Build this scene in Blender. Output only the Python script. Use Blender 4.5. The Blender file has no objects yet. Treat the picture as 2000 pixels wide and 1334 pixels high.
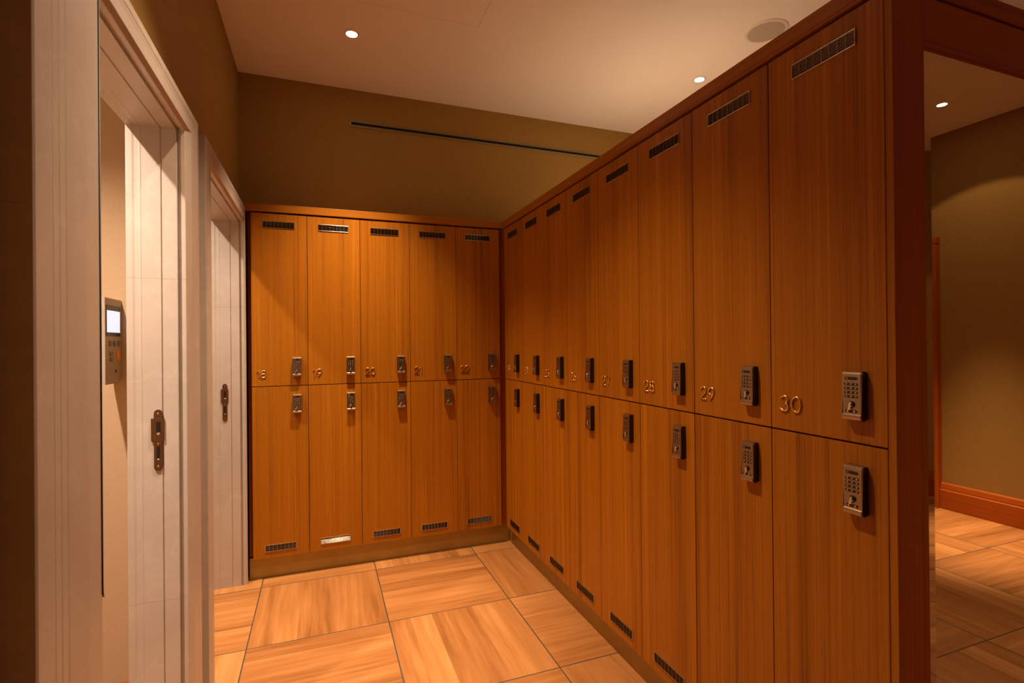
import bpy, bmesh, math, random
from mathutils import Vector, Matrix
random.seed(7)
S = bpy.context.scene
COL = S.collection
PI = math.pi

# ------------------------------------------------------------ camera
def set_camera():
    yaw, pitch, roll = 0.3576, 0.0024, -0.0092
    cy, sy = math.cos(yaw), math.sin(yaw)
    f = Vector((sy * math.cos(pitch), cy * math.cos(pitch), math.sin(pitch)))
    r = Vector((cy, -sy, 0)); u = r.cross(f)
    r2 = r * math.cos(roll) + u * math.sin(roll)
    u2 = -r * math.sin(roll) + u * math.cos(roll)
    cd = bpy.data.cameras.new('camera'); cd.lens = 18.01; cd.sensor_width = 36.0
    cd.clip_start = 0.02; cd.clip_end = 50
    cd.dof.use_dof = True; cd.dof.focus_distance = 2.7; cd.dof.aperture_fstop = 6.3
    c = bpy.data.objects.new('camera', cd); COL.objects.link(c)
    m = Matrix((r2, u2, -f)).transposed().to_4x4()
    m.translation = Vector((-1.1234, -3.1657, 1.3132))
    c.matrix_world = m
    S.camera = c
set_camera()

# ------------------------------------------------------------ world, exposure, light settings
w = bpy.data.worlds.new('world'); S.world = w; w.use_nodes = True
w.node_tree.nodes['Background'].inputs[0].default_value = (0.02, 0.014, 0.01, 1)
w.node_tree.nodes['Background'].inputs[1].default_value = 0.3
S.view_settings.view_transform = 'Standard'
try: S.view_settings.look = 'None'
except Exception: pass
S.view_settings.gamma = 1.0
S.view_settings.use_curve_mapping = False
S.view_settings.exposure = 1.6
LIGHT_COLOR = (1.0, 0.66, 0.40)
CUBICLE_COLOR = (1.0, 0.75, 0.56)
CEIL = 2.90
# ceiling downlights: x, y, ceiling height, watts, cone in degrees, label
DOWNLIGHTS = [
    (-0.962, -0.434, CEIL, 118, 78, 'small glowing recessed downlight in the ceiling over the back lockers'),
    (-0.962, -1.65, CEIL, 92, 92, 'recessed downlight in the ceiling halfway along the long locker row'),
    (1.041, -0.661, CEIL, 55, 110, 'small glowing recessed downlight just above the top edge of the long locker row'),
    (2.833, -3.94, CEIL, 215, 40, 'recessed downlight seen in the mirror on the end of the locker row'),
    (1.041, -3.90, CEIL, 30, 120, 'added unseen fill downlight in the open floor area facing the mirror'),  # unseen lamp added to brighten the mirror end panel
    (2.833, -1.95, CEIL, 25, 80, 'added unseen fill downlight over the aisle beyond the long locker row'),  # unseen lamp added to lift the side of the room reflected in the mirror
    (-2.02, -1.72, 2.48, 98, 120, 'recessed downlight in the cubicle behind the nearer stone doorway'),
    (-2.02, -0.47, 2.48, 56, 120, 'recessed downlight in the cubicle behind the doorway beside the lockers'),
]

# ------------------------------------------------------------ node helpers
class NT:
    def __init__(s, name):
        s.m = bpy.data.materials.new(name); s.m.use_nodes = True
        s.t = s.m.node_tree; s.b = s.t.nodes['Principled BSDF']
    def node(s, typ, **kw):
        n = s.t.nodes.new(typ)
        for k, v in kw.items(): setattr(n, k, v)
        return n
    def link(s, a, b): s.t.links.new(a, b)
    def val(s, sock, v):
        if hasattr(v, 'links') or isinstance(v, bpy.types.NodeSocket): s.link(v, sock)
        else: sock.default_value = v
    def math(s, op, a, b=None, clamp=False):
        n = s.node('ShaderNodeMath', operation=op, use_clamp=clamp)
        s.val(n.inputs[0], a)
        if b is not None: s.val(n.inputs[1], b)
        return n.outputs[0]
    def comb(s, x, y, z):
        n = s.node('ShaderNodeCombineXYZ')
        for i, v in enumerate((x, y, z)): s.val(n.inputs[i], v)
        return n.outputs[0]
    def coord(s, which='Object'):
        tc = s.node('ShaderNodeTexCoord'); sp = s.node('ShaderNodeSeparateXYZ')
        s.link(tc.outputs[which], sp.inputs[0]); return sp.outputs[0], sp.outputs[1], sp.outputs[2]
    def noise(s, vec, scale=1.0, detail=3.0, rough=0.5):
        n = s.node('ShaderNodeTexNoise'); s.link(vec, n.inputs['Vector'])
        n.inputs['Scale'].default_value = scale; n.inputs['Detail'].default_value = detail
        n.inputs['Roughness'].default_value = rough
        return n.outputs['Fac']
    def ramp(s, fac, stops):
        n = s.node('ShaderNodeValToRGB'); s.link(fac, n.inputs[0])
        e = n.color_ramp.elements
        while len(e) < len(stops): e.new(0.5)
        for i, (p, c) in enumerate(stops):
            e[i].position = p; e[i].color = (*c, 1) if len(c) == 3 else c
        return n.outputs[0]
    def mix(s, fac, a, b, typ='MIX'):
        n = s.node('ShaderNodeMix', data_type='RGBA', blend_type=typ)
        s.val(n.inputs[0], fac)
        s.val(n.inputs[6], a if not isinstance(a, tuple) else (*a, 1))
        s.val(n.inputs[7], b if not isinstance(b, tuple) else (*b, 1))
        return n.outputs[2]
    def bump(s, h, strength=0.2, dist=0.001):
        n = s.node('ShaderNodeBump'); s.link(h, n.inputs['Height'])
        n.inputs['Strength'].default_value = strength; n.inputs['Distance'].default_value = dist
        s.link(n.outputs[0], s.b.inputs['Normal'])
    def fin(s, color, rough=0.5, metal=0.0, spec=0.5):
        s.val(s.b.inputs['Base Color'], color if not isinstance(color, tuple) else (*color, 1))
        s.val(s.b.inputs['Roughness'], rough)
        s.b.inputs['Metallic'].default_value = metal
        s.b.inputs['Specular IOR Level'].default_value = spec
        return s.m

def mat_teak(name, axis='z', dark=(0.22, 0.068, 0.0035), mid=(0.385, 0.141, 0.0065), light=(0.52, 0.208, 0.012), cross=None, rough=0.42):
    n = NT(name)
    x, y, z = n.coord()
    oi = n.node('ShaderNodeObjectInfo')
    off = n.math('MULTIPLY', oi.outputs['Random'], 37.0)
    along = {'x': x, 'y': y, 'z': z}[axis]
    a, b = [v for k, v in (('x', x), ('y', y), ('z', z)) if k != axis]
    ac = n.math('ADD', a, b)
    ac = n.math('ADD', ac, off)
    warp = n.noise(n.comb(n.math('MULTIPLY', ac, 3.0), n.math('MULTIPLY', along, 0.7), off), 1.0, 2)
    acw = n.math('ADD', ac, n.math('MULTIPLY', warp, 0.006))
    fine = n.noise(n.comb(n.math('MULTIPLY', acw, 230.0), n.math('MULTIPLY', along, 1.6), off), 1.0, 3, 0.6)
    band = n.noise(n.comb(n.math('MULTIPLY', acw, 46.0), n.math('MULTIPLY', along, 0.35), off), 1.0, 3, 0.6)
    wide = n.noise(n.comb(n.math('MULTIPLY', acw, 9.0), n.math('MULTIPLY', along, 0.25), off), 1.0, 1)
    f = n.math('ADD', n.math('MULTIPLY', fine, 0.36), n.math('MULTIPLY', band, 0.38))
    f = n.math('ADD', f, n.math('MULTIPLY', wide, 0.26))
    colr = n.ramp(f, [(0.36, dark), (0.47, mid), (0.54, mid), (0.64, light)])
    fleck = n.noise(n.comb(n.math('MULTIPLY', ac, 420.0), n.math('MULTIPLY', along, 14.0), off), 1.0, 2)
    colr = n.mix(n.math('MULTIPLY', n.ramp(fleck, [(0.35, (1, 1, 1)), (0.5, (0, 0, 0))]), 0.22), colr, dark)
    pore = n.noise(n.comb(n.math('MULTIPLY', acw, 150.0), n.math('MULTIPLY', along, 0.30), n.math('ADD', off, 11.0)), 1.0, 2, 0.4)
    colr = n.mix(n.math('MULTIPLY', n.ramp(pore, [(0.34, (1, 1, 1)), (0.43, (0, 0, 0))]), 0.55), colr, dark)
    n.bump(fine, 0.06, 0.0006)
    return n.fin(colr, rough, 0, 0.22)

def mat_floor():
    n = NT('parquet_tiles')
    x, y, z = n.coord()
    px, py = 0.603, 0.6
    u = n.math('DIVIDE', n.math('ADD', x, 0.228), px); v = n.math('DIVIDE', n.math('ADD', y, 0.088), py)
    iu = n.math('FLOOR', u); iv = n.math('FLOOR', v)
    fu = n.math('SUBTRACT', u, iu); fv = n.math('SUBTRACT', v, iv)
    par = n.math('FLOORED_MODULO', n.math('ADD', iu, iv), 2.0)      # 1: grain along y
    inv = n.math('SUBTRACT', 1.0, par)
    along = n.math('ADD', n.math('MULTIPLY', y, par), n.math('MULTIPLY', x, inv))
    across = n.math('ADD', n.math('MULTIPLY', fu, par), n.math('MULTIPLY', fv, inv))
    tid = n.math('ADD', n.math('MULTIPLY', iu, 7.31), n.math('MULTIPLY', iv, 3.77))
    wob = n.noise(n.comb(n.math('MULTIPLY', along, 2.2), n.math('MULTIPLY', across, 4.0), tid), 1.0, 2)
    nst = 6.0
    strip = n.math('FLOOR', n.math('MULTIPLY', across, nst))
    wn = n.node('ShaderNodeTexWhiteNoise', noise_dimensions='2D')
    n.link(n.comb(strip, tid, 0.0), wn.inputs['Vector'])
    rnd = wn.outputs['Value']
    aw = n.math('ADD', across, n.math('MULTIPLY', wob, 0.06))
    sid = n.math('ADD', tid, n.math('MULTIPLY', rnd, 9.0))
    g1 = n.noise(n.comb(n.math('MULTIPLY', aw, 16.0), n.math('MULTIPLY', along, 1.7), sid), 1.0, 4, 0.6)
    g2 = n.noise(n.comb(n.math('MULTIPLY', aw, 75.0), n.math('MULTIPLY', along, 4.5), sid), 1.0, 3, 0.6)
    f = n.math('ADD', n.math('MULTIPLY', g1, 0.60), n.math('MULTIPLY', g2, 0.16))
    f = n.math('ADD', f, n.math('ADD', n.math('MULTIPLY', rnd, 0.24), 0.015))
    c = n.ramp(f, [(0.27, (0.20, 0.078, 0.018)), (0.40, (0.325, 0.136, 0.036)), (0.55, (0.42, 0.190, 0.057)), (0.72, (0.53, 0.262, 0.088))])
    eu = n.math('MULTIPLY', n.math('MINIMUM', fu, n.math('SUBTRACT', 1.0, fu)), px)
    ev = n.math('MULTIPLY', n.math('MINIMUM', fv, n.math('SUBTRACT', 1.0, fv)), py)
    e = n.math('MINIMUM', eu, ev)
    grout = n.math('LESS_THAN', e, 0.0028)
    c = n.mix(grout, c, (0.075, 0.058, 0.045))
    hgt = n.math('SUBTRACT', n.math('MULTIPLY', g2, 0.15), grout)
    n.bump(hgt, 0.35, 0.0012)
    rg = n.math('ADD', 0.36, n.math('MULTIPLY', g1, 0.22))
    return n.fin(c, rg, 0, 0.4)

def mat_marble():
    n = NT('cream_marble')
    x, y, z = n.coord()
    v = n.comb(x, y, z)
    cloud = n.noise(v, 5.0, 4, 0.55)
    vein = n.noise(v, 2.6, 5, 0.6)
    vm = n.math('ABSOLUTE', n.math('SUBTRACT', vein, 0.5))
    c = n.ramp(cloud, [(0.3, (0.485, 0.44, 0.405)), (0.7, (0.54, 0.50, 0.46))])
    c = n.mix(n.ramp(vm, [(0.0, (0.16,) * 3), (0.014, (0, 0, 0))]), c, (0.74, 0.70, 0.64))
    # fine horizontal joints between the stone pieces
    j1 = n.math('LESS_THAN', n.math('ABSOLUTE', n.math('SUBTRACT', z, 1.52)), 0.0012)
    j2 = n.math('LESS_THAN', n.math('ABSOLUTE', n.math('SUBTRACT', z, 0.53)), 0.0012)
    j = n.math('MULTIPLY', n.math('MAXIMUM', j1, j2), n.math('LESS_THAN', x, 0.0455))
    c = n.mix(n.math('MULTIPLY', j, 0.45), c, (0.35, 0.24, 0.15))
    n.bump(j, 0.5, -0.001)
    return n.fin(c, 0.38, 0, 0.5)

def mat_fabric(name, c1, c2):
    n = NT(name)
    x, y, z = n.coord()
    h = n.math('ADD', x, y)
    a = n.noise(n.comb(n.math('MULTIPLY', h, 25.0), n.math('MULTIPLY', z, 420.0), 0.0), 1.0, 3, 0.6)
    b = n.noise(n.comb(n.math('MULTIPLY', h, 420.0), n.math('MULTIPLY', z, 30.0), 3.0), 1.0, 2)
    f = n.math('ADD', n.math('MULTIPLY', a, 0.6), n.math('MULTIPLY', b, 0.4))
    c = n.ramp(f, [(0.35, c1), (0.65, c2)])
    n.bump(f, 0.25, 0.0006)
    return n.fin(c, 0.85, 0, 0.2)

def mat_plain(name, c, rough=0.5, metal=0.0, spec=0.5, var=0.04, scale=60.0):
    n = NT(name)
    x, y, z = n.coord()
    f = n.noise(n.comb(x, y, z), scale, 2)
    k1 = tuple(v * (1 - var) for v in c); k2 = tuple(min(1, v * (1 + var)) for v in c)
    return n.fin(n.ramp(f, [(0.3, k1), (0.7, k2)]), rough, metal, spec)

def mat_emit(name, c, s):
    n = NT(name)
    n.b.inputs['Emission Color'].default_value = (*c, 1); n.b.inputs['Emission Strength'].default_value = s
    return n.fin((0.8, 0.8, 0.8), 0.4)

M = dict(
    teak=mat_teak('teak_veneer'),
    teak_x=mat_teak('teak_rail_lengthwise', 'x'),
    teak_y=mat_teak('teak_rail_depthwise', 'y'),
    frame=mat_teak('reddish_teak', 'z', (0.27, 0.060, 0.005), (0.40, 0.096, 0.008), (0.50, 0.130, 0.012), rough=0.5),
    frame_x=mat_teak('reddish_teak_lengthwise', 'x', (0.27, 0.060, 0.005), (0.40, 0.096, 0.008), (0.50, 0.130, 0.012), rough=0.5),
    frame_y=mat_teak('reddish_teak_depthwise', 'y', (0.27, 0.060, 0.005), (0.40, 0.096, 0.008), (0.50, 0.130, 0.012), rough=0.5),
    inner=mat_plain('locker_inside', (0.16, 0.07, 0.025), 0.6),
    floor=mat_floor(), marble=mat_marble(),
    fabric=mat_fabric('olive_wall_fabric', (0.31, 0.185, 0.045), (0.39, 0.24, 0.062)),
    fabric2=mat_fabric('beige_wall_fabric', (0.50, 0.37, 0.24), (0.56, 0.425, 0.28)),
    plaster=mat_plain('ceiling_plaster', (0.87, 0.81, 0.74), 0.85, 0, 0.2, 0.01, 300),
    groove=mat_plain('ceiling_groove', (0.42, 0.36, 0.30), 0.9, 0, 0.1),
    topboard=mat_plain('pale_board', (0.80, 0.77, 0.74), 0.7),
    finmetal=mat_plain('dark_chrome_fins', (0.20, 0.175, 0.15), 0.13, 1.0, 0.5, 0.02),
    chrome=mat_plain('polished_chrome', (0.72, 0.69, 0.66), 0.16, 1.0, 0.5, 0.02),
    nickel=mat_plain('satin_nickel', (0.36, 0.27, 0.18), 0.36, 1.0, 0.5, 0.03, 200),
    brass=mat_plain('satin_brass', (0.88, 0.62, 0.24), 0.24, 1.0, 0.5, 0.03),
    plinth=mat_plain('bronze_plinth', (0.40, 0.29, 0.085), 0.42, 0.6, 0.5, 0.06, 12),
    bronze=mat_plain('antique_bronze', (0.20, 0.12, 0.075), 0.16, 1.0, 0.5, 0.05),
    black=mat_plain('black_plastic', (0.010, 0.008, 0.007), 0.35),
    dark=mat_plain('dark_recess', (0.018, 0.012, 0.009), 0.8, 0, 0.2),
    rubber=mat_plain('black_rubber', (0.012, 0.012, 0.014), 0.5),
    slot=mat_plain('olive_painted_metal', (0.24, 0.19, 0.07), 0.45),
    grille=mat_plain('speaker_mesh', (0.50, 0.42, 0.35), 0.7, 0, 0.3, 0.25, 900),
    white=mat_plain('white_painted_metal', (0.78, 0.72, 0.66), 0.5),
    plastic=mat_plain('grey_beige_plastic', (0.42, 0.36, 0.31), 0.45),
    button=mat_plain('mauve_button', (0.20, 0.17, 0.18), 0.4),
    orange=mat_plain('orange_button', (0.75, 0.30, 0.02), 0.4),
    lens=mat_emit('lamp_glass', (1.0, 0.80, 0.62), 30.0),
    screen=mat_emit('lit_screen', (0.50, 0.66, 1.0), 0.36),
)
mm = NT('mirror_silver'); mm.fin((0.93, 0.89, 0.82), 0.0, 1.0); M['mirror'] = mm.m

# ------------------------------------------------------------ mesh helpers
class MB:
    def __init__(s): s.bm = bmesh.new(); s.mats = []
    def mi(s, m):
        if m not in s.mats: s.mats.append(m)
        return s.mats.index(m)
    def _face(s, vs, m):
        try: f = s.bm.faces.new(vs); f.material_index = s.mi(m); return f
        except ValueError: return None
    def box(s, x0, x1, y0, y1, z0, z1, m, bev=0.0):
        b = bmesh.new()
        bmesh.ops.create_cube(b, size=1.0)
        bmesh.ops.scale(b, vec=(x1 - x0, y1 - y0, z1 - z0), verts=b.verts)
        bmesh.ops.translate(b, vec=((x0 + x1) / 2, (y0 + y1) / 2, (z0 + z1) / 2), verts=b.verts)
        if bev > 0: bmesh.ops.bevel(b, geom=b.edges[:], offset=bev, segments=2, affect='EDGES', profile=0.5)
        s.add(b, m); return s
    def add(s, b, m, smooth=False):
        i = s.mi(m); mp = {}
        for v in b.verts: mp[v] = s.bm.verts.new(v.co)
        for f in b.faces:
            nf = s.bm.faces.new([mp[v] for v in f.verts]); nf.material_index = i; nf.smooth = smooth
        b.free()
    def cyl(s, c, r, h, m, axis='y', seg=20, r2=None, bev=0.0):
        b = bmesh.new()
        bmesh.ops.create_cone(b, cap_ends=True, segments=seg, radius1=r, radius2=r if r2 is None else r2, depth=h)
        if bev: bmesh.ops.bevel(b, geom=[e for e in b.edges if abs(e.verts[0].co.z - e.verts[1].co.z) < 1e-6], offset=bev, segments=2, affect='EDGES')
        if axis == 'y': bmesh.ops.rotate(b, matrix=Matrix.Rotation(PI / 2, 3, 'X'), verts=b.verts)
        if axis == 'x': bmesh.ops.rotate(b, matrix=Matrix.Rotation(PI / 2, 3, 'Y'), verts=b.verts)
        bmesh.ops.translate(b, vec=c, verts=b.verts)
        s.add(b, m); return s
    def ball(s, c, r, m, sc=(1, 1, 1)):
        b = bmesh.new(); bmesh.ops.create_uvsphere(b, u_segments=16, v_segments=10, radius=r)
        bmesh.ops.scale(b, vec=sc, verts=b.verts); bmesh.ops.translate(b, vec=c, verts=b.verts)
        s.add(b, m, True); return s
    def prism(s, pts, axis, a0, a1, m):
        """closed outline pts extruded along axis from a0 to a1; pts are the two other coords in xyz order"""
        def co(p, a):
            if axis == 'x': return (a, p[0], p[1])
            if axis == 'y': return (p[0], a, p[1])
            return (p[0], p[1], a)
        A = [s.bm.verts.new(co(p, a0)) for p in pts]; B = [s.bm.verts.new(co(p, a1)) for p in pts]
        n = len(pts)
        for i in range(n): s._face([A[i], A[(i + 1) % n], B[(i + 1) % n], B[i]], m)
        s._face(A[::-1], m); s._face(B, m); return s
    def pill(s, cx, cz, w, h, y0, y1, m, seg=8):
        r = min(w, h) / 2; pts = []
        if w >= h: cs = [((w / 2 - r), 0, -PI / 2), (-(w / 2 - r), 0, PI / 2)]
        else: cs = [(0, (h / 2 - r), 0), (0, -(h / 2 - r), PI)]
        for ox, oz, a0 in cs:
            for k in range(seg + 1):
                a = a0 + PI * k / seg
                pts.append((cx + ox + r * math.cos(a), cz + oz + r * math.sin(a)))
        return s.prism(pts, 'y', y0, y1, m)
    def tube(s, pts, r, m, closed=False, seg=10):
        pts = [Vector(p) for p in pts]; n = len(pts); rings = []
        for i, p in enumerate(pts):
            a = pts[(i - 1) % n] if (closed or i > 0) else p
            b = pts[(i + 1) % n] if (closed or i < n - 1) else p
            t = (b - a).normalized(); up = Vector((0, 1, 0))
            sd = t.cross(up).normalized(); up = sd.cross(t)
            rings.append([s.bm.verts.new(p + (sd * math.cos(k * 2 * PI / seg) + up * math.sin(k * 2 * PI / seg)) * r) for k in range(seg)])
        for i in range(n if closed else n - 1):
            A, B = rings[i], rings[(i + 1) % n]
            for k in range(seg):
                f = s._face([A[k], A[(k + 1) % seg], B[(k + 1) % seg], B[k]], m)
                if f: f.smooth = True
        if not closed:
            s._face(rings[0][::-1], m); s._face(rings[-1], m)
            s.ball(pts[0], r, m); s.ball(pts[-1], r, m)
        return s
    def mesh(s, name):
        bmesh.ops.recalc_face_normals(s.bm, faces=s.bm.faces)
        me = bpy.data.meshes.new(name); s.bm.to_mesh(me); s.bm.free()
        for m in s.mats: me.materials.append(m)
        return me
    def obj(s, name, parent=None, **kw):
        o = link(name, s.mesh(name), parent); 
        if kw: tag(o, **kw)
        return o

def link(name, data, parent=None, loc=None):
    o = bpy.data.objects.new(name, data); COL.objects.link(o)
    if parent: o.parent = parent
    if loc: o.location = loc
    return o
def tag(o, label=None, cat=None, group=None, kind=None):
    if label: o['label'] = label
    if cat: o['category'] = cat
    if group: o['group'] = group
    if kind: o['kind'] = kind
    return o
def empty(name, loc=(0, 0, 0), rz=0.0, **kw):
    o = bpy.data.objects.new(name, None); COL.objects.link(o)
    o.location = loc; o.rotation_euler = (0, 0, rz); o.empty_display_size = 0.1
    return tag(o, **kw)

# ------------------------------------------------------------ dimensions
XW, XE, YB, YF = -1.56, 3.40, 0.165, -5.20       # left wall, right wall, back wall, wall behind the camera
WT = 0.10                                        # wall thickness
XI = XW - WT
WB, WR = 0.2918, 0.300                           # locker pitches
GB, GR = 0.0241, 0.0285
ZB, ZM, ZT, ZC = 0.1198, 1.0804, 2.0533, 2.1035
YE = -(GR + 8 * WR)                              # end of the long row
UD = 1.08                                        # depth of the double row
D1 = dict(near=-1.980, far=-1.310, top=1.985, wn=0.255, wf=0.150, wh=0.083)
D2 = dict(near=-0.910, far=-0.020, top=1.990, wn=0.135, wf=0.020, wh=0.085)

# ------------------------------------------------------------ the room
MB().box(-3.1, XE + 0.1, YF - 0.1, 0.7, -0.06, 0.0, M['floor']).obj('floor', kind='structure')
MB().box(XI - 0.02, XE + 0.1, YF - 0.1, 0.7, CEIL, CEIL + 0.08, M['plaster']).obj('ceiling', kind='structure')
# back wall: upper part hangs over the shallow recess that takes the back lockers
b = MB()
b.box(XW, XE, YB, 0.62, ZC + 0.006, CEIL, M['fabric'])
b.box(XI, XE, 0.62, 0.70, 0, CEIL, M['fabric'])
b.box(UD + 0.02, XE, YB, 0.62, 0, ZC + 0.006, M['fabric'])
b.obj('wall_back', kind='structure')
MB().box(XE, XE + 0.1, YF, 0.7, 0, CEIL, M['fabric']).obj('wall_right', kind='structure')
MB().box(XI, XE, YF - 0.1, YF, 0, CEIL, M['fabric']).obj('wall_front', kind='structure')
lin = 0.035
b = MB()
def lw(y0, y1, z0, z1): b.box(XI, XW, y0, y1, z0, z1, M['fabric'])
lw(YF, D1['near'] - lin, 0, CEIL)
lw(D1['near'] - lin, D1['far'] + lin, D1['top'] + lin, CEIL)
lw(D1['far'] + lin, D2['near'] - lin, 0, CEIL)
lw(D2['near'] - lin, D2['far'] + 0.03, D2['top'] + lin, CEIL)
lw(D2['far'] + 0.03, 0.62, 0, CEIL)
b.obj('wall_left', kind='structure')
# cubicles behind the left wall
b = MB()
b.box(-3.0, XI, -0.95, -0.91, 0, 2.5, M['fabric2'])
b.obj('wall_partition', kind='structure')
MB().box(-3.1, -3.0, -2.4, 0.7, 0, 2.5, M['fabric2']).obj('wall_cubicle_left', kind='structure')
MB().box(-3.0, XI, -2.3, -2.25, 0, 2.5, M['fabric2']).obj('wall_cubicle_front', kind='structure')
MB().box(-3.0, XI, 0.165, 0.62, 0, 2.5, M['fabric2']).obj('wall_cubicle_back', kind='structure')
MB().box(-3.1, XI, -2.4, 0.7, 2.5, 2.56, M['plaster']).obj('ceiling_cubicle', kind='structure')
def baseboard(name, p0, p1, nrm, h=0.10, t=0.014, cap=True):
    """skirting board along a wall from p0 to p1, standing out along nrm"""
    p0, p1, nr = Vector(p0), Vector(p1), Vector(nrm)
    prof = [(0, 0), (t, 0), (t, h * 0.72), (t * 0.75, h * 0.75), (t * 0.75, h * 0.80), (t * 0.55, h * 0.96), (t * 0.3, h), (0, h)]
    B = MB(); A = []; C = []
    for o, zz in prof:
        q0 = p0 + nr * o; q1 = p1 + nr * o
        A.append(B.bm.verts.new((q0.x, q0.y, zz))); C.append(B.bm.verts.new((q1.x, q1.y, zz)))
    mt = M['frame_x'] if abs(p1.x - p0.x) > abs(p1.y - p0.y) else M['frame_y']
    n = len(prof)
    for i in range(n): B._face([A[i], A[(i + 1) % n], C[(i + 1) % n], C[i]], mt)
    B._face(A[::-1], mt); B._face(C, mt)
    return B.obj(name, kind='structure')
baseboard('baseboard_right', (XE, YF, 0), (XE, YB, 0), (-1, 0, 0), 0.20, 0.03)
baseboard('baseboard_partition', (-3.0, -0.95, 0), (XI - 0.03, -0.95, 0), (0, -1, 0), 0.11)
baseboard('baseboard_front', (XW, YF, 0), (XE - 0.03, YF, 0), (0, 1, 0), 0.20, 0.03)

# ------------------------------------------------------------ stone door surrounds
# profile: (t, x), t = share of the way from the clear opening to the outer edge, x in world
PROF = [
    (0.16, -1.672, 0), (0.00, -1.672, 0), (-0.001, -1.670, 1), (-0.001, -1.656, 1), (0.0006, -1.650, 1),
    (0.0006, -1.640, 1), (-0.0008, -1.637, 1), (-0.0008, -1.634, 1), (0.0, -1.632, 1),
    (0.0, -1.5825, 1), (0.003, -1.5815, 1), (0.003, -1.5785, 1), (0.0, -1.5775, 1),
    (0.0, -1.5390, 1), (0.009, -1.5380, 1), (0.009, -1.5280, 1), (0.0, -1.5270, 1), (0.0, -1.5165, 1), (0.001, -1.5150, 1),
    (0.28, -1.5085, 0), (0.31, -1.5080, 0), (0.60, -1.5080, 0),
    (0.612, -1.5087, 0), (0.69, -1.5080, 0), (0.702, -1.5087, 0), (0.775, -1.5080, 0), (0.787, -1.5087, 0), (0.80, -1.5080, 0),
    (0.985, -1.5080, 0), (1.0, -1.5100, 0), (1.0, XW, 0)]
def surround(name, d, kindlabel):
    root = empty(name, (XW, (d['near'] + d['far']) / 2, 0), kind='structure')
    yo = (d['near'] + d['far']) / 2
    def u(p, wd): return p[0] if p[2] else p[0] * wd
    def uh(p):
        if p[2]: return p[0]
        t = p[0]; t = t * 0.5 if t <= 0.31 else 0.155 + (t - 0.31) * 0.845 / 0.69
        return t * d['wh']
    L = []
    for p in PROF:
        L.append((p[1] - XW, d['near'] - u(p, d['wn']) - yo, d['far'] + u(p, d['wf']) - yo, d['top'] + uh(p)))
    zn = 0.0
    def strip(pts_a, pts_b, nm):
        B = MB(); A = [B.bm.verts.new(q) for q in pts_a]; C = [B.bm.verts.new(q) for q in pts_b]; n = len(A)
        for i in range(n): B._face([A[i], A[(i + 1) % n], C[(i + 1) % n], C[i]], M['marble'])
        B._face(A[::-1], M['marble']); B._face(C, M['marble'])
        o = link(nm, B.mesh(nm), root); return o
    # mitred at the head
    strip([(x, yn, 0) for x, yn, yf, zt in L], [(x, yn, zt) for x, yn, yf, zt in L], 'jamb')
    strip([(x, yf, 0) for x, yn, yf, zt in L], [(x, yf, zt) for x, yn, yf, zt in L], 'jamb')
    strip([(x, yn, zt) for x, yn, yf, zt in L], [(x, yf, zt) for x, yn, yf, zt in L], 'door_head')
    return root, yo
def strike(root, x, y, z0, z1, w):
    """strike plate on the jamb: rounded strip with a wider plate round the latch hole; faces -y"""
    h = z1 - z0; B = MB(); cx = 0; r = w * 0.33
    B.pill(cx, h / 2, r * 2, h, -0.003, 0.0, M['bronze'])
    B.box(-w / 2 - 0.0015, w / 2 - 0.001, -0.0042, -0.0005, h * 0.49, h * 0.86, M['bronze'], 0.0008)
    B.prism([(-w / 2 - 0.0015, h * 0.49), (-r, h * 0.47), (-r, h * 0.5)], 'y', -0.004, -0.001, M['bronze'])
    B.box(-r * 0.45, r * 0.62, -0.0046, -0.0040, h * 0.60, h * 0.80, M['dark'])
    B.box(-r * 0.35, r * 0.45, -0.0036, -0.0029, h * 0.19, h * 0.40, M['dark'])
    # curved latch lips
    B.ball((r * 0.1, -0.0045, h * 0.605), r * 0.55, M['chrome'], (1.0, 0.32, 0.62))
    B.ball((r * 0.05, -0.0032, h * 0.19), r * 0.42, M['chrome'], (1.0, 0.25, 0.38))
    B.ball((0, -0.003, h * 0.93), 0.0035, M['nickel'], (1, 0.4, 1)); B.ball((0, -0.003, h * 0.435), 0.003, M['nickel'], (1, 0.4, 1)); B.ball((0, -0.003, h * 0.07), 0.0035, M['nickel'], (1, 0.4, 1))
    o = link('strike_plate', B.mesh('strike_plate'), root, (x - XW, y, z0)); o['label'] = 'bronze strike plate with latch hole'
r1, yo1 = surround('door_1', D1, '')
strike(r1, -1.592, D1['far'] - yo1 - 0.0005, 0.930, 1.118, 0.034)
B = MB(); B.tube([(0, 0, 2.0), (0, 0, 0.86), (0.0, 0.001, 0.845), (0.0, 0.004, 0.838)], 0.0014, M['rubber'])
sl = link('rubber_seal', B.mesh('rubber_seal'), r1, (-1.5135 - XW, D1['near'] - yo1 - 0.003, 0)); sl['label'] = 'thin black seal running down the jamb edge'
r2, yo2 = surround('door_2', D2, '')
strike(r2, -1.611, D2['far'] - yo2 - 0.0005, 0.903, 1.105, 0.034)

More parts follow.
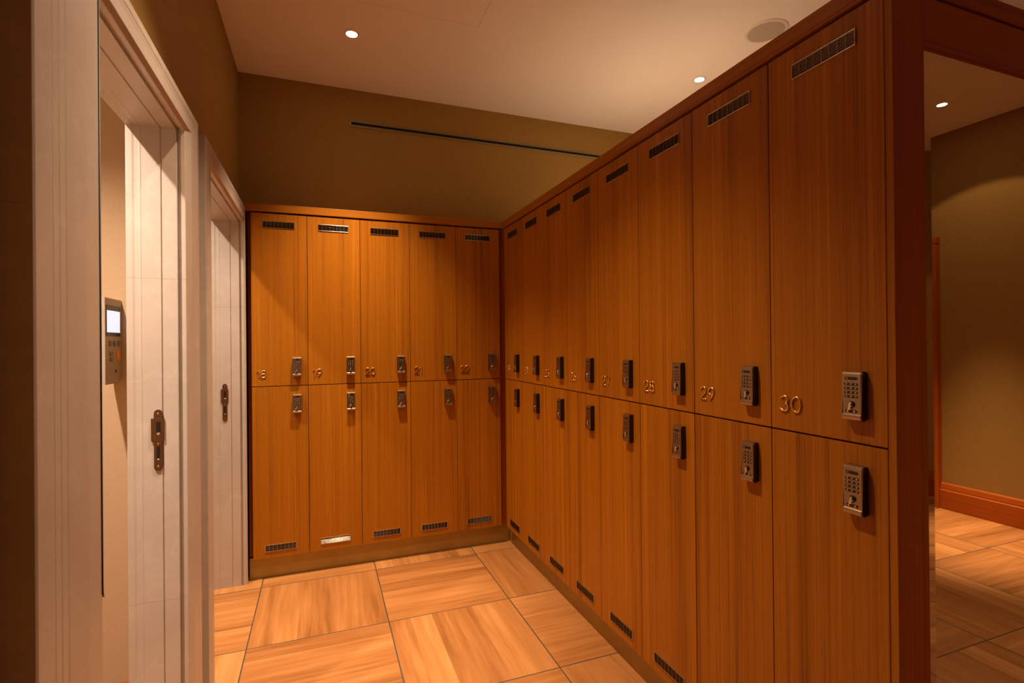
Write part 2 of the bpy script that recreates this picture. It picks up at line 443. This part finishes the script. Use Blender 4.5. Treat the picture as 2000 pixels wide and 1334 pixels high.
# ------------------------------------------------------------ lockers
T = 0.018
def door_mesh(name, wd, h):
    g = 0.0013
    return MB().box(g, wd - g, 0.0, T, 0.0022, h - 0.0022, M['teak'], 0.0008).mesh(name)
def carcass_mesh(wd, h, dep):
    b = MB(); t = 0.016; y0 = T + 0.001; e = 0.0006
    b.box(e, t, y0, dep, e, h - e, M['inner']); b.box(wd - t, wd - e, y0, dep, e, h - e, M['inner'])
    b.box(t, wd - t, y0, dep, e, t, M['inner']); b.box(t, wd - t, y0, dep, h - t, h - e, M['inner'])
    b.box(t, wd - t, dep - 0.006, dep, t, h - t, M['inner'])
    return b.mesh('carcass')
def vent_mesh():
    W, H = 0.165, 0.038; b = MB(); c = M['chrome']; fr = 0.0026
    for z0, z1 in ((0, fr), (H - fr, H)): b.box(0, W, -0.0035, 0.0, z0, z1, c, 0.0008)
    for x0, x1 in ((0, fr), (W - fr, W)): b.box(x0, x1, -0.0035, 0.0, fr, H - fr, c, 0.0006)
    b.box(fr, W - fr, -0.0008, 0.0, fr, H - fr, M['dark'])
    n = 8
    for k in range(1, n): 
        x = fr + (W - 2 * fr) * k / n; b.box(x - 0.0007, x + 0.0007, -0.0030, -0.0008, fr, H - fr, M['nickel'])
    m = 7; ih = H - 2 * fr
    for k in range(m):
        zc = fr + ih * (k + 0.5) / m; q = ih / m * 0.22
        pts = [(-0.0008, zc - q), (-0.0008, zc + q)] + [(-0.0010 - 0.0016 * math.sin(a), zc + q * math.cos(a)) for a in (PI * 0.2, PI * 0.4, PI * 0.6, PI * 0.8)]
        b.prism(pts, 'x', fr, W - fr, M['finmetal'])
    return b.mesh('vent_grille')
LW, LH = 0.0455, 0.110
def lock_meshes():
    out = []
    pr = [(0, 0.003), (-0.010, 0.0), (-0.019, 0.003), (-0.0215, 0.008), (-0.0200, 0.0135), (-0.0185, 0.015), (-0.0185, 0.104), (-0.0165, 0.108), (-0.0125, LH), (0, LH)]
    b = bmesh.new(); A = [b.verts.new((0, *p)) for p in pr]; C = [b.verts.new((LW, *p)) for p in pr]; n = len(pr)
    for i in range(n): b.faces.new([A[i], A[(i + 1) % n], C[(i + 1) % n], C[i]])
    e1 = b.faces.new(A[::-1]); e2 = b.faces.new(C)
    ed = [e for f in (e1, e2) for e in f.edges if not (abs(e.verts[0].co.y) < 1e-6 and abs(e.verts[1].co.y) < 1e-6)]
    bmesh.ops.bevel(b, geom=ed, offset=0.0018, segments=2, affect='EDGES')
    B = MB(); B.add(b, M['nickel'])
    B.bm.normal_update(); dk = B.mi(M['black'])
    for f in B.bm.faces:
        if abs(f.normal.x) > 0.8: f.material_index = dk
    out.append(('keypad_lock', B.mesh('lock_body')))
    cx = LW * 0.48; yf = -0.0185
    B = MB(); B.pill(cx, 0.0945, 0.029, 0.0068, yf - 0.0006, yf + 0.0006, M['black']); B.ball((cx - 0.009, yf - 0.0004, 0.0945), 0.0016, M['chrome'], (1, 0.5, 1))
    out.append(('display_window', B.mesh('display_window')))
    B = MB()
    for r in range(4):
        z = 0.0815 - 0.0092 * r
        B.pill(cx, z, 0.0325, 0.0060, yf - 0.0004, yf + 0.0006, M['black'])
        for k in (-1, 0, 1): B.ball((cx + k * 0.0105, yf - 0.0004, z), 0.0024, M['nickel'], (1.25, 0.45, 0.8))
    out.append(('keypad', B.mesh('keypad')))
    B = MB(); B.cyl((cx + 0.001, yf - 0.0006, 0.0365), 0.0076, 0.0022, M['black'], seg=24); B.cyl((cx + 0.001, yf - 0.003, 0.0365), 0.0052, 0.006, M['chrome'], seg=24, bev=0.0008)
    B.ball((cx + 0.001, yf - 0.0058, 0.0365), 0.0046, M['chrome'], (1, 0.45, 1)); B.ball((cx - 0.0035, yf - 0.001, 0.0280), 0.0050, M['chrome'], (1.1, 0.5, 0.8))
    out.append(('lock_knob', B.mesh('lock_knob')))
    B = MB(); B.pill(cx, 0.0215, 0.028, 0.0066, yf - 0.0004, yf + 0.0006, M['black'])
    for k in (-1, 1): B.ball((cx + k * 0.0075, yf - 0.0004, 0.0215), 0.0029, M['chrome'], (1, 0.6, 1))
    out.append(('indicator', B.mesh('indicator')))
    return out

def arc(cx, cz, rx, rz, a0, a1, n=12):
    return [(cx + rx * math.cos(math.radians(a0 + (a1 - a0) * i / n)), cz + rz * math.sin(math.radians(a0 + (a1 - a0) * i / n))) for i in range(n + 1)]
# strokes in a 0.6 x 1 box
DIG = {
    '0': [(arc(0.3, 0.5, 0.27, 0.46, 0, 337.5, 15), True)],
    '1': [([(0.14, 0.80), (0.34, 0.94), (0.34, 0.04)], False)],
    '2': [(arc(0.3, 0.70, 0.25, 0.26, 165, -35, 12) + [(0.05, 0.06), (0.55, 0.06)], False)],
    '3': [(arc(0.28, 0.73, 0.23, 0.22, 150, -80, 10) + arc(0.28, 0.28, 0.26, 0.24, 85, -150, 12), False)],
    '4': [([(0.45, 0.04), (0.45, 0.95), (0.05, 0.30), (0.58, 0.30)], False)],
    '5': [([(0.50, 0.94), (0.15, 0.94), (0.10, 0.54)] + arc(0.29, 0.33, 0.25, 0.28, 120, -145, 14), False)],
    '6': [([(0.42, 0.95), (0.16, 0.60)] + arc(0.30, 0.31, 0.24, 0.27, 160, 520, 18), False)],
    '7': [([(0.06, 0.94), (0.55, 0.94), (0.20, 0.04)], False)],
    '8': [(arc(0.3, 0.73, 0.21, 0.21, -90, 247.5, 15), True), (arc(0.3, 0.28, 0.25, 0.24, 90, 427.5, 15), True)],
    '9': [([(0.18, 0.05), (0.44, 0.40)] + arc(0.30, 0.69, 0.24, 0.27, -20, 340, 18), False)],
}
digit_cache = {}
def digit_mesh(ch):
    if ch not in digit_cache:
        B = MB(); H = 0.047; r = 0.0026
        for pts, closed in DIG[ch]:
            B.tube([(p[0] * H, -r * 0.9, r + p[1] * (H - 2 * r)) for p in pts], r, M['brass'], closed, 8)
        digit_cache[ch] = B.mesh('digit')
    return digit_cache[ch]

VENT = vent_mesh(); LOCK = lock_meshes()
SETS = {}
for key, wd, dep in (('B', WB, 0.50), ('R', WR, 0.52)):
    for lv, h in (('U', ZT - ZM), ('L', ZM - ZB)):
        SETS[key + lv] = (door_mesh('door', wd, h), carcass_mesh(wd, h, dep), wd, h)
def locker(key, lv, base, rz, number, label, group):
    dm, cm, wd, h = SETS[key + lv]
    root = empty('locker', base, rz, label=label, cat='locker', group=group)
    link('carcass', cm, root)
    d = link('door', dm, root)
    vx = 0.060 if key == 'B' else 0.075
    link('vent_grille', VENT, d, (vx, 0.0, (0.890 if lv == 'U' else 0.037)))
    lx = 0.2105 if key == 'B' else 0.211
    lk = link(LOCK[0][0], LOCK[0][1], root, (lx, -0.0002, 0.052 if lv == 'U' else 0.803))
    for nm, me in LOCK[1:]: link(nm, me, lk)
    if lv == 'U':
        x = 0.024 if key == 'B' else 0.029
        for ch in str(number):
            if ch == '1': x -= 0.003
            link('digit', digit_mesh(ch), d, (x, 0.0, 0.047)); x += 0.025 if ch == '1' else (0.031 if key == 'B' else 0.035)
    return root
for i in range(5):
    n = 18 + i; x = -(GB + (5 - i) * WB)
    side = {0: ', beside the stone doorway', 4: ', next to the corner'}.get(i, '')
    locker('B', 'U', (x, 0, ZM), 0, n, 'teak upper locker numbered %d in the short back row%s' % (n, side), 'upper lockers in the back row')
    locker('B', 'L', (x, 0, ZB), 0, n, 'teak lower locker directly beneath number %d in the short back row%s' % (n, side), 'lower lockers in the back row')
for i in range(8):
    n = 23 + i; y = -(GR + i * WR)
    side = {0: ', at the corner', 7: ', nearest the mirror'}.get(i, '')
    locker('R', 'U', (0, y, ZM), -PI / 2, n, 'teak upper locker numbered %d in the long right-hand row%s' % (n, side), 'upper lockers in the long row')
    locker('R', 'L', (0, y, ZB), -PI / 2, n, 'teak lower locker directly beneath number %d in the long row%s' % (n, side), 'lower lockers in the long row')

XL = -(GB + 5 * WB)      # left end of the back doors
# fillers, cornices, plinths
MB().box(-1.506, XL - 0.001, 0.055, 0.50, ZB, ZT + 0.002, M['frame'], 0.001).obj('filler_panel', label='narrow dark teak filler strip between locker 18 and the stone doorway', cat='panel')
b = MB(); b.box(-GB + 0.001, 0.045, 0.030, 0.060, ZB, ZT + 0.002, M['frame'])
b.box(0.030, 0.060, -GR + 0.001, 0.030, ZB, ZT + 0.002, M['frame'])
b.obj('corner_filler', label='dark recessed teak corner strip where the two locker rows meet', cat='panel')
b = MB(); b.box(-1.507, -0.0055, -0.006, 0.60, ZT + 0.007, ZC, M['teak_x'], 0.0015)
b.obj('cornice', label='teak top rail running along the short back locker row', cat='rail')
b = MB(); b.box(-0.005, 0.08, YE - 0.018, -0.0065, ZT + 0.007, ZC, M['teak_y'], 0.0015)
b.box(0.03, 0.08, -0.0065, YB - 0.005, ZT + 0.007, ZC, M['teak_y'], 0.0015)
b.obj('cornice', label='teak top rail running along the long right-hand locker row', cat='rail')
MB().box(-1.505, 0.043, 0.0375, 0.0545, 0.0, ZB - 0.002, M['plinth'], 0.001).obj('plinth', label='bronze kickboard under the short back locker row', cat='kickboard')
MB().box(0.0436, 0.060, YE + 0.001, 0.0370, 0.0, ZB - 0.002, M['plinth'], 0.001).obj('plinth', label='bronze kickboard under the long right-hand locker row', cat='kickboard')
# the far side of the double row and its pale top
b = MB(); b.box(0.54, UD - 0.002, YE, YB - 0.005, 0.0, ZT, M['teak'])
b.obj('cabinet_block', label='teak cabinet block standing back to back with the long locker row', cat='cabinet')
MB().box(0.082, UD - 0.03, YE + 0.001, YB - 0.005, ZT + 0.006, ZT + 0.024, M['topboard']).obj('top_board', label='pale board covering the top of the long locker row', cat='board')

# end panel with mirror
y0, y1 = YE - 0.0168, YE - 0.0006
MX0, MX1, MZ0, MZ1 = 0.1000, UD - 0.10, 0.155, 1.947
root = empty('end_panel', (0, y0, 0), label='reddish teak panel holding a tall mirror at the near end of the lockers', cat='panel')
def rel(mesh_builder, name, parent=root):
    o = link(name, mesh_builder.mesh(name), parent); return o
d = y1 - y0
rel(MB().box(0.0022, MX0, 0, d, 0, ZT, M['frame'], 0.001), 'stile')
rel(MB().box(0, 0.0020, 0.0004, d, 0, ZT, M['teak']), 'edge_band')
rel(MB().box(MX1, UD, 0, d, 0, ZT, M['frame'], 0.001), 'stile')
rel(MB().box(MX0 + 0.0003, MX1 - 0.0003, 0, d, MZ1, ZT, M['frame_x'], 0.001), 'rail')
rel(MB().box(MX0 + 0.0003, MX1 - 0.0003, 0, d, 0, MZ0, M['frame_x'], 0.001), 'rail')
rel(MB().box(-0.005, UD + 0.005, -0.008, d - 0.0195 + 0.018 - 0.0005, ZT + 0.007, ZC, M['frame_x'], 0.0012), 'cornice') if False else None
bw = 0.026
mi = rel(MB().box(MX0 + bw, MX1 - bw, 0.0040, 0.0090, MZ0 + bw, MZ1 - bw, M['mirror']), 'mirror')
B = MB()
o4 = [(MX0 + 0.0004, MZ0 + 0.0004), (MX1 - 0.0004, MZ0 + 0.0004), (MX1 - 0.0004, MZ1 - 0.0004), (MX0 + 0.0004, MZ1 - 0.0004)]
i4 = [(MX0 + bw, MZ0 + bw), (MX1 - bw, MZ0 + bw), (MX1 - bw, MZ1 - bw), (MX0 + bw, MZ1 - bw)]
for k in range(4):
    a, bb, c, e = o4[k], o4[(k + 1) % 4], i4[(k + 1) % 4], i4[k]
    fr = [B.bm.verts.new((a[0], 0.0066, a[1])), B.bm.verts.new((bb[0], 0.0066, bb[1])), B.bm.verts.new((c[0], 0.0040, c[1])), B.bm.verts.new((e[0], 0.0040, e[1]))]
    bk = [B.bm.verts.new((a[0], 0.0090, a[1])), B.bm.verts.new((bb[0], 0.0090, bb[1])), B.bm.verts.new((c[0], 0.0090, c[1])), B.bm.verts.new((e[0], 0.0090, e[1]))]
    B._face(fr, M['mirror']); B._face(bk[::-1], M['mirror'])
    for q in range(4): B._face([fr[q], fr[(q + 1) % 4], bk[(q + 1) % 4], bk[q]], M['mirror'])
bo = link('bevelled_edge', B.mesh('bevelled_edge'), mi)
rel(MB().box(MX0 + 0.001, MX1 - 0.001, 0.0092, d, MZ0, MZ1, M['inner']), 'backing')
MB().box(0.082, UD + 0.004, YE - 0.018, YE + 0.0, ZT + 0.007, ZC, M['frame_x'], 0.0015).obj('cornice', label='reddish teak top rail above the mirror panel', cat='rail')

# ------------------------------------------------------------ ceiling and wall fittings
def ring(B, c, r0, r1, h, m, seg=40, lip=0.3):
    """flat annulus with a soft outer edge, hanging down from c"""
    pr = [(r0, 0.0), (r0, -h), ((r0 + r1) / 2, -h * 1.05), (r1 - (r1 - r0) * lip, -h * 0.9), (r1, -h * 0.15), (r1, 0.0)]
    V = [[B.bm.verts.new((c[0] + r * math.cos(2 * PI * k / seg), c[1] + r * math.sin(2 * PI * k / seg), c[2] + z)) for r, z in pr] for k in range(seg)]
    for k in range(seg):
        for j in range(len(pr)):
            f = B._face([V[k][j], V[k][(j + 1) % len(pr)], V[(k + 1) % seg][(j + 1) % len(pr)], V[(k + 1) % seg][j]], m)
    return B
for (x, y, z, watts, cone, lab) in DOWNLIGHTS:
    cubicle = z < 2.6
    r = empty('ceiling_downlight', (x, y, z), label=lab, cat='ceiling light', group='recessed downlights')
    B = MB(); ring(B, (0, 0, 0), 0.027, 0.040, 0.003, M['white']); link('trim_ring', B.mesh('trim_ring'), r)
    B = MB(); B.cyl((0, 0, -0.0012), 0.0265, 0.002, M['lens'], 'z', 28); link('lamp_lens', B.mesh('lamp_lens'), r)
    ld = bpy.data.lights.new('downlight_beam', 'SPOT'); ld.energy = watts; ld.color = CUBICLE_COLOR if cubicle else LIGHT_COLOR
    ld.spot_size = math.radians(cone); ld.spot_blend = 1.0; ld.shadow_soft_size = 0.022
    lo = bpy.data.objects.new('downlight_beam', ld); COL.objects.link(lo); lo.parent = r; lo.location = (0, 0, -0.006)
    if cone < 60:      # narrow lamp with a wide weak spill from its reflector
        l2 = ld.copy(); l2.energy = 6; l2.spot_size = math.radians(106); l2.spot_blend = 0.12
        lo2 = bpy.data.objects.new('downlight_spill', l2); COL.objects.link(lo2); lo2.parent = r; lo2.location = (0, 0, -0.006)

r = empty('ceiling_speaker', (1.030, -1.168, CEIL), label='round flush ceiling speaker above the long locker row', cat='speaker')
B = MB(); ring(B, (0, 0, 0), 0.088, 0.106, 0.005, M['white'], 56); link('rim', B.mesh('rim'), r)
B = MB(); B.cyl((0, 0, -0.002), 0.0875, 0.004, M['grille'], 'z', 56); link('speaker_grille', B.mesh('speaker_grille'), r)

hx0, hx1, hy0, hy1 = -0.99, -0.370, -1.33, -0.706
r = empty('ceiling_hatch', ((hx0 + hx1) / 2, (hy0 + hy1) / 2, CEIL), label='flush square plaster access hatch in the ceiling beside the left downlight', cat='hatch')
hw = (hx1 - hx0) / 2; hh = (hy1 - hy0) / 2
link('hatch_panel', MB().box(-hw + 0.002, hw - 0.002, -hh + 0.002, hh - 0.002, -0.0012, 0, M['plaster']).mesh('hatch_panel'), r)
B = MB()
for a in ((-hw, hw, -hh, -hh + 0.002), (-hw, hw, hh - 0.002, hh), (-hw, -hw + 0.002, -hh, hh), (hw - 0.002, hw, -hh, hh)): B.box(*a, -0.0006, 0, M['groove'])
link('shadow_gap', B.mesh('shadow_gap'), r)

r = empty('linear_air_vent', (-0.942, YB, 2.667), label='long narrow black slot air diffuser on the olive back wall', cat='air vent')
VL = 2.9; B = MB()
B.box(0, VL, -0.006, 0, 0, 0.013, M['slot'], 0.001); B.box(0, VL, -0.006, 0, 0.029, 0.042, M['slot'], 0.001)
B.box(0, 0.006, -0.006, 0, 0.013, 0.029, M['nickel'], 0.001)
link('flange', B.mesh('flange'), r)
link('slot', MB().box(0.006, VL, -0.002, 0, 0.013, 0.029, M['dark']).mesh('slot'), r)

# controller on the cubicle partition, facing the toilet
r = empty('wall_controller', (-1.793, -0.952, 1.185), label='toilet wall controller with lit blue screen and orange button', cat='control panel')
def yz(pts): return pts
Wc, Hc = 0.150, 0.292
out = [(0, 0.022), (0, Hc), (-Wc, Hc + 0.0), (-Wc, 0.0)]
rc = 0.035
body = [(0.0, Hc), (-Wc, Hc), (-Wc, 0.0), (-0.040, 0.0)] + [(-0.035 + rc * math.sin(math.radians(a)), rc - rc * math.cos(math.radians(a))) for a in (10, 30, 50, 70, 90)]
body = [(y, z) for y, z in body]
B = MB(); B.prism([(min(y, 0.0), z) for y, z in body], 'x', -0.028, 0.0, M['plastic'])
link('housing', B.mesh('housing'), r)
link('screen_surround', MB().box(0, 0.0012, -0.140, -0.014, 0.163, 0.268, M['black']).mesh('screen_surround'), r)
link('screen', MB().box(0.0012, 0.002, -0.136, -0.020, 0.176, 0.250, M['screen']).mesh('screen'), r)
for yy in (-0.106, -0.068, -0.030):
    B = MB(); B.cyl((0.001, 0, 0), 0.010, 0.004, M['button'], 'x', 20); link('button', B.mesh('button'), r, (0, yy, 0.138))
for zz in (0.103, 0.083):
    B = MB(); B.box(0, 0.003, -0.012, 0.012, -0.007, 0.007, M['button'], 0.001); link('button', B.mesh('button'), r, (0, -0.098, zz))
B = MB(); B.ball((0.0, 0, 0), 0.020, M['orange'], (0.2, 0.9, 1.15)); o = link('button', B.mesh('button'), r, (0.001, -0.036, 0.096)); o['label'] = 'round orange button'
B = MB(); B.cyl((0.0005, 0, 0), 0.0055, 0.002, M['black'], 'x', 16); link('sensor', B.mesh('sensor'), r, (0, -0.056, 0.042))

# teak wardrobe end by the right wall, seen in the mirror
r = empty('wardrobe_panel', (3.36, -4.7, 0), label='tall teak panel standing against the wall, seen in the mirror', cat='panel')
link('panel', MB().box(-0.010, 0.0395, -0.45, 0.415, 0.0, ZT, M['frame'], 0.001).mesh('panel'), r)
link('cap', MB().box(-0.013, 0.0395, -0.45, 0.418, ZT + 0.001, ZC, M['frame'], 0.001).mesh('cap'), r)
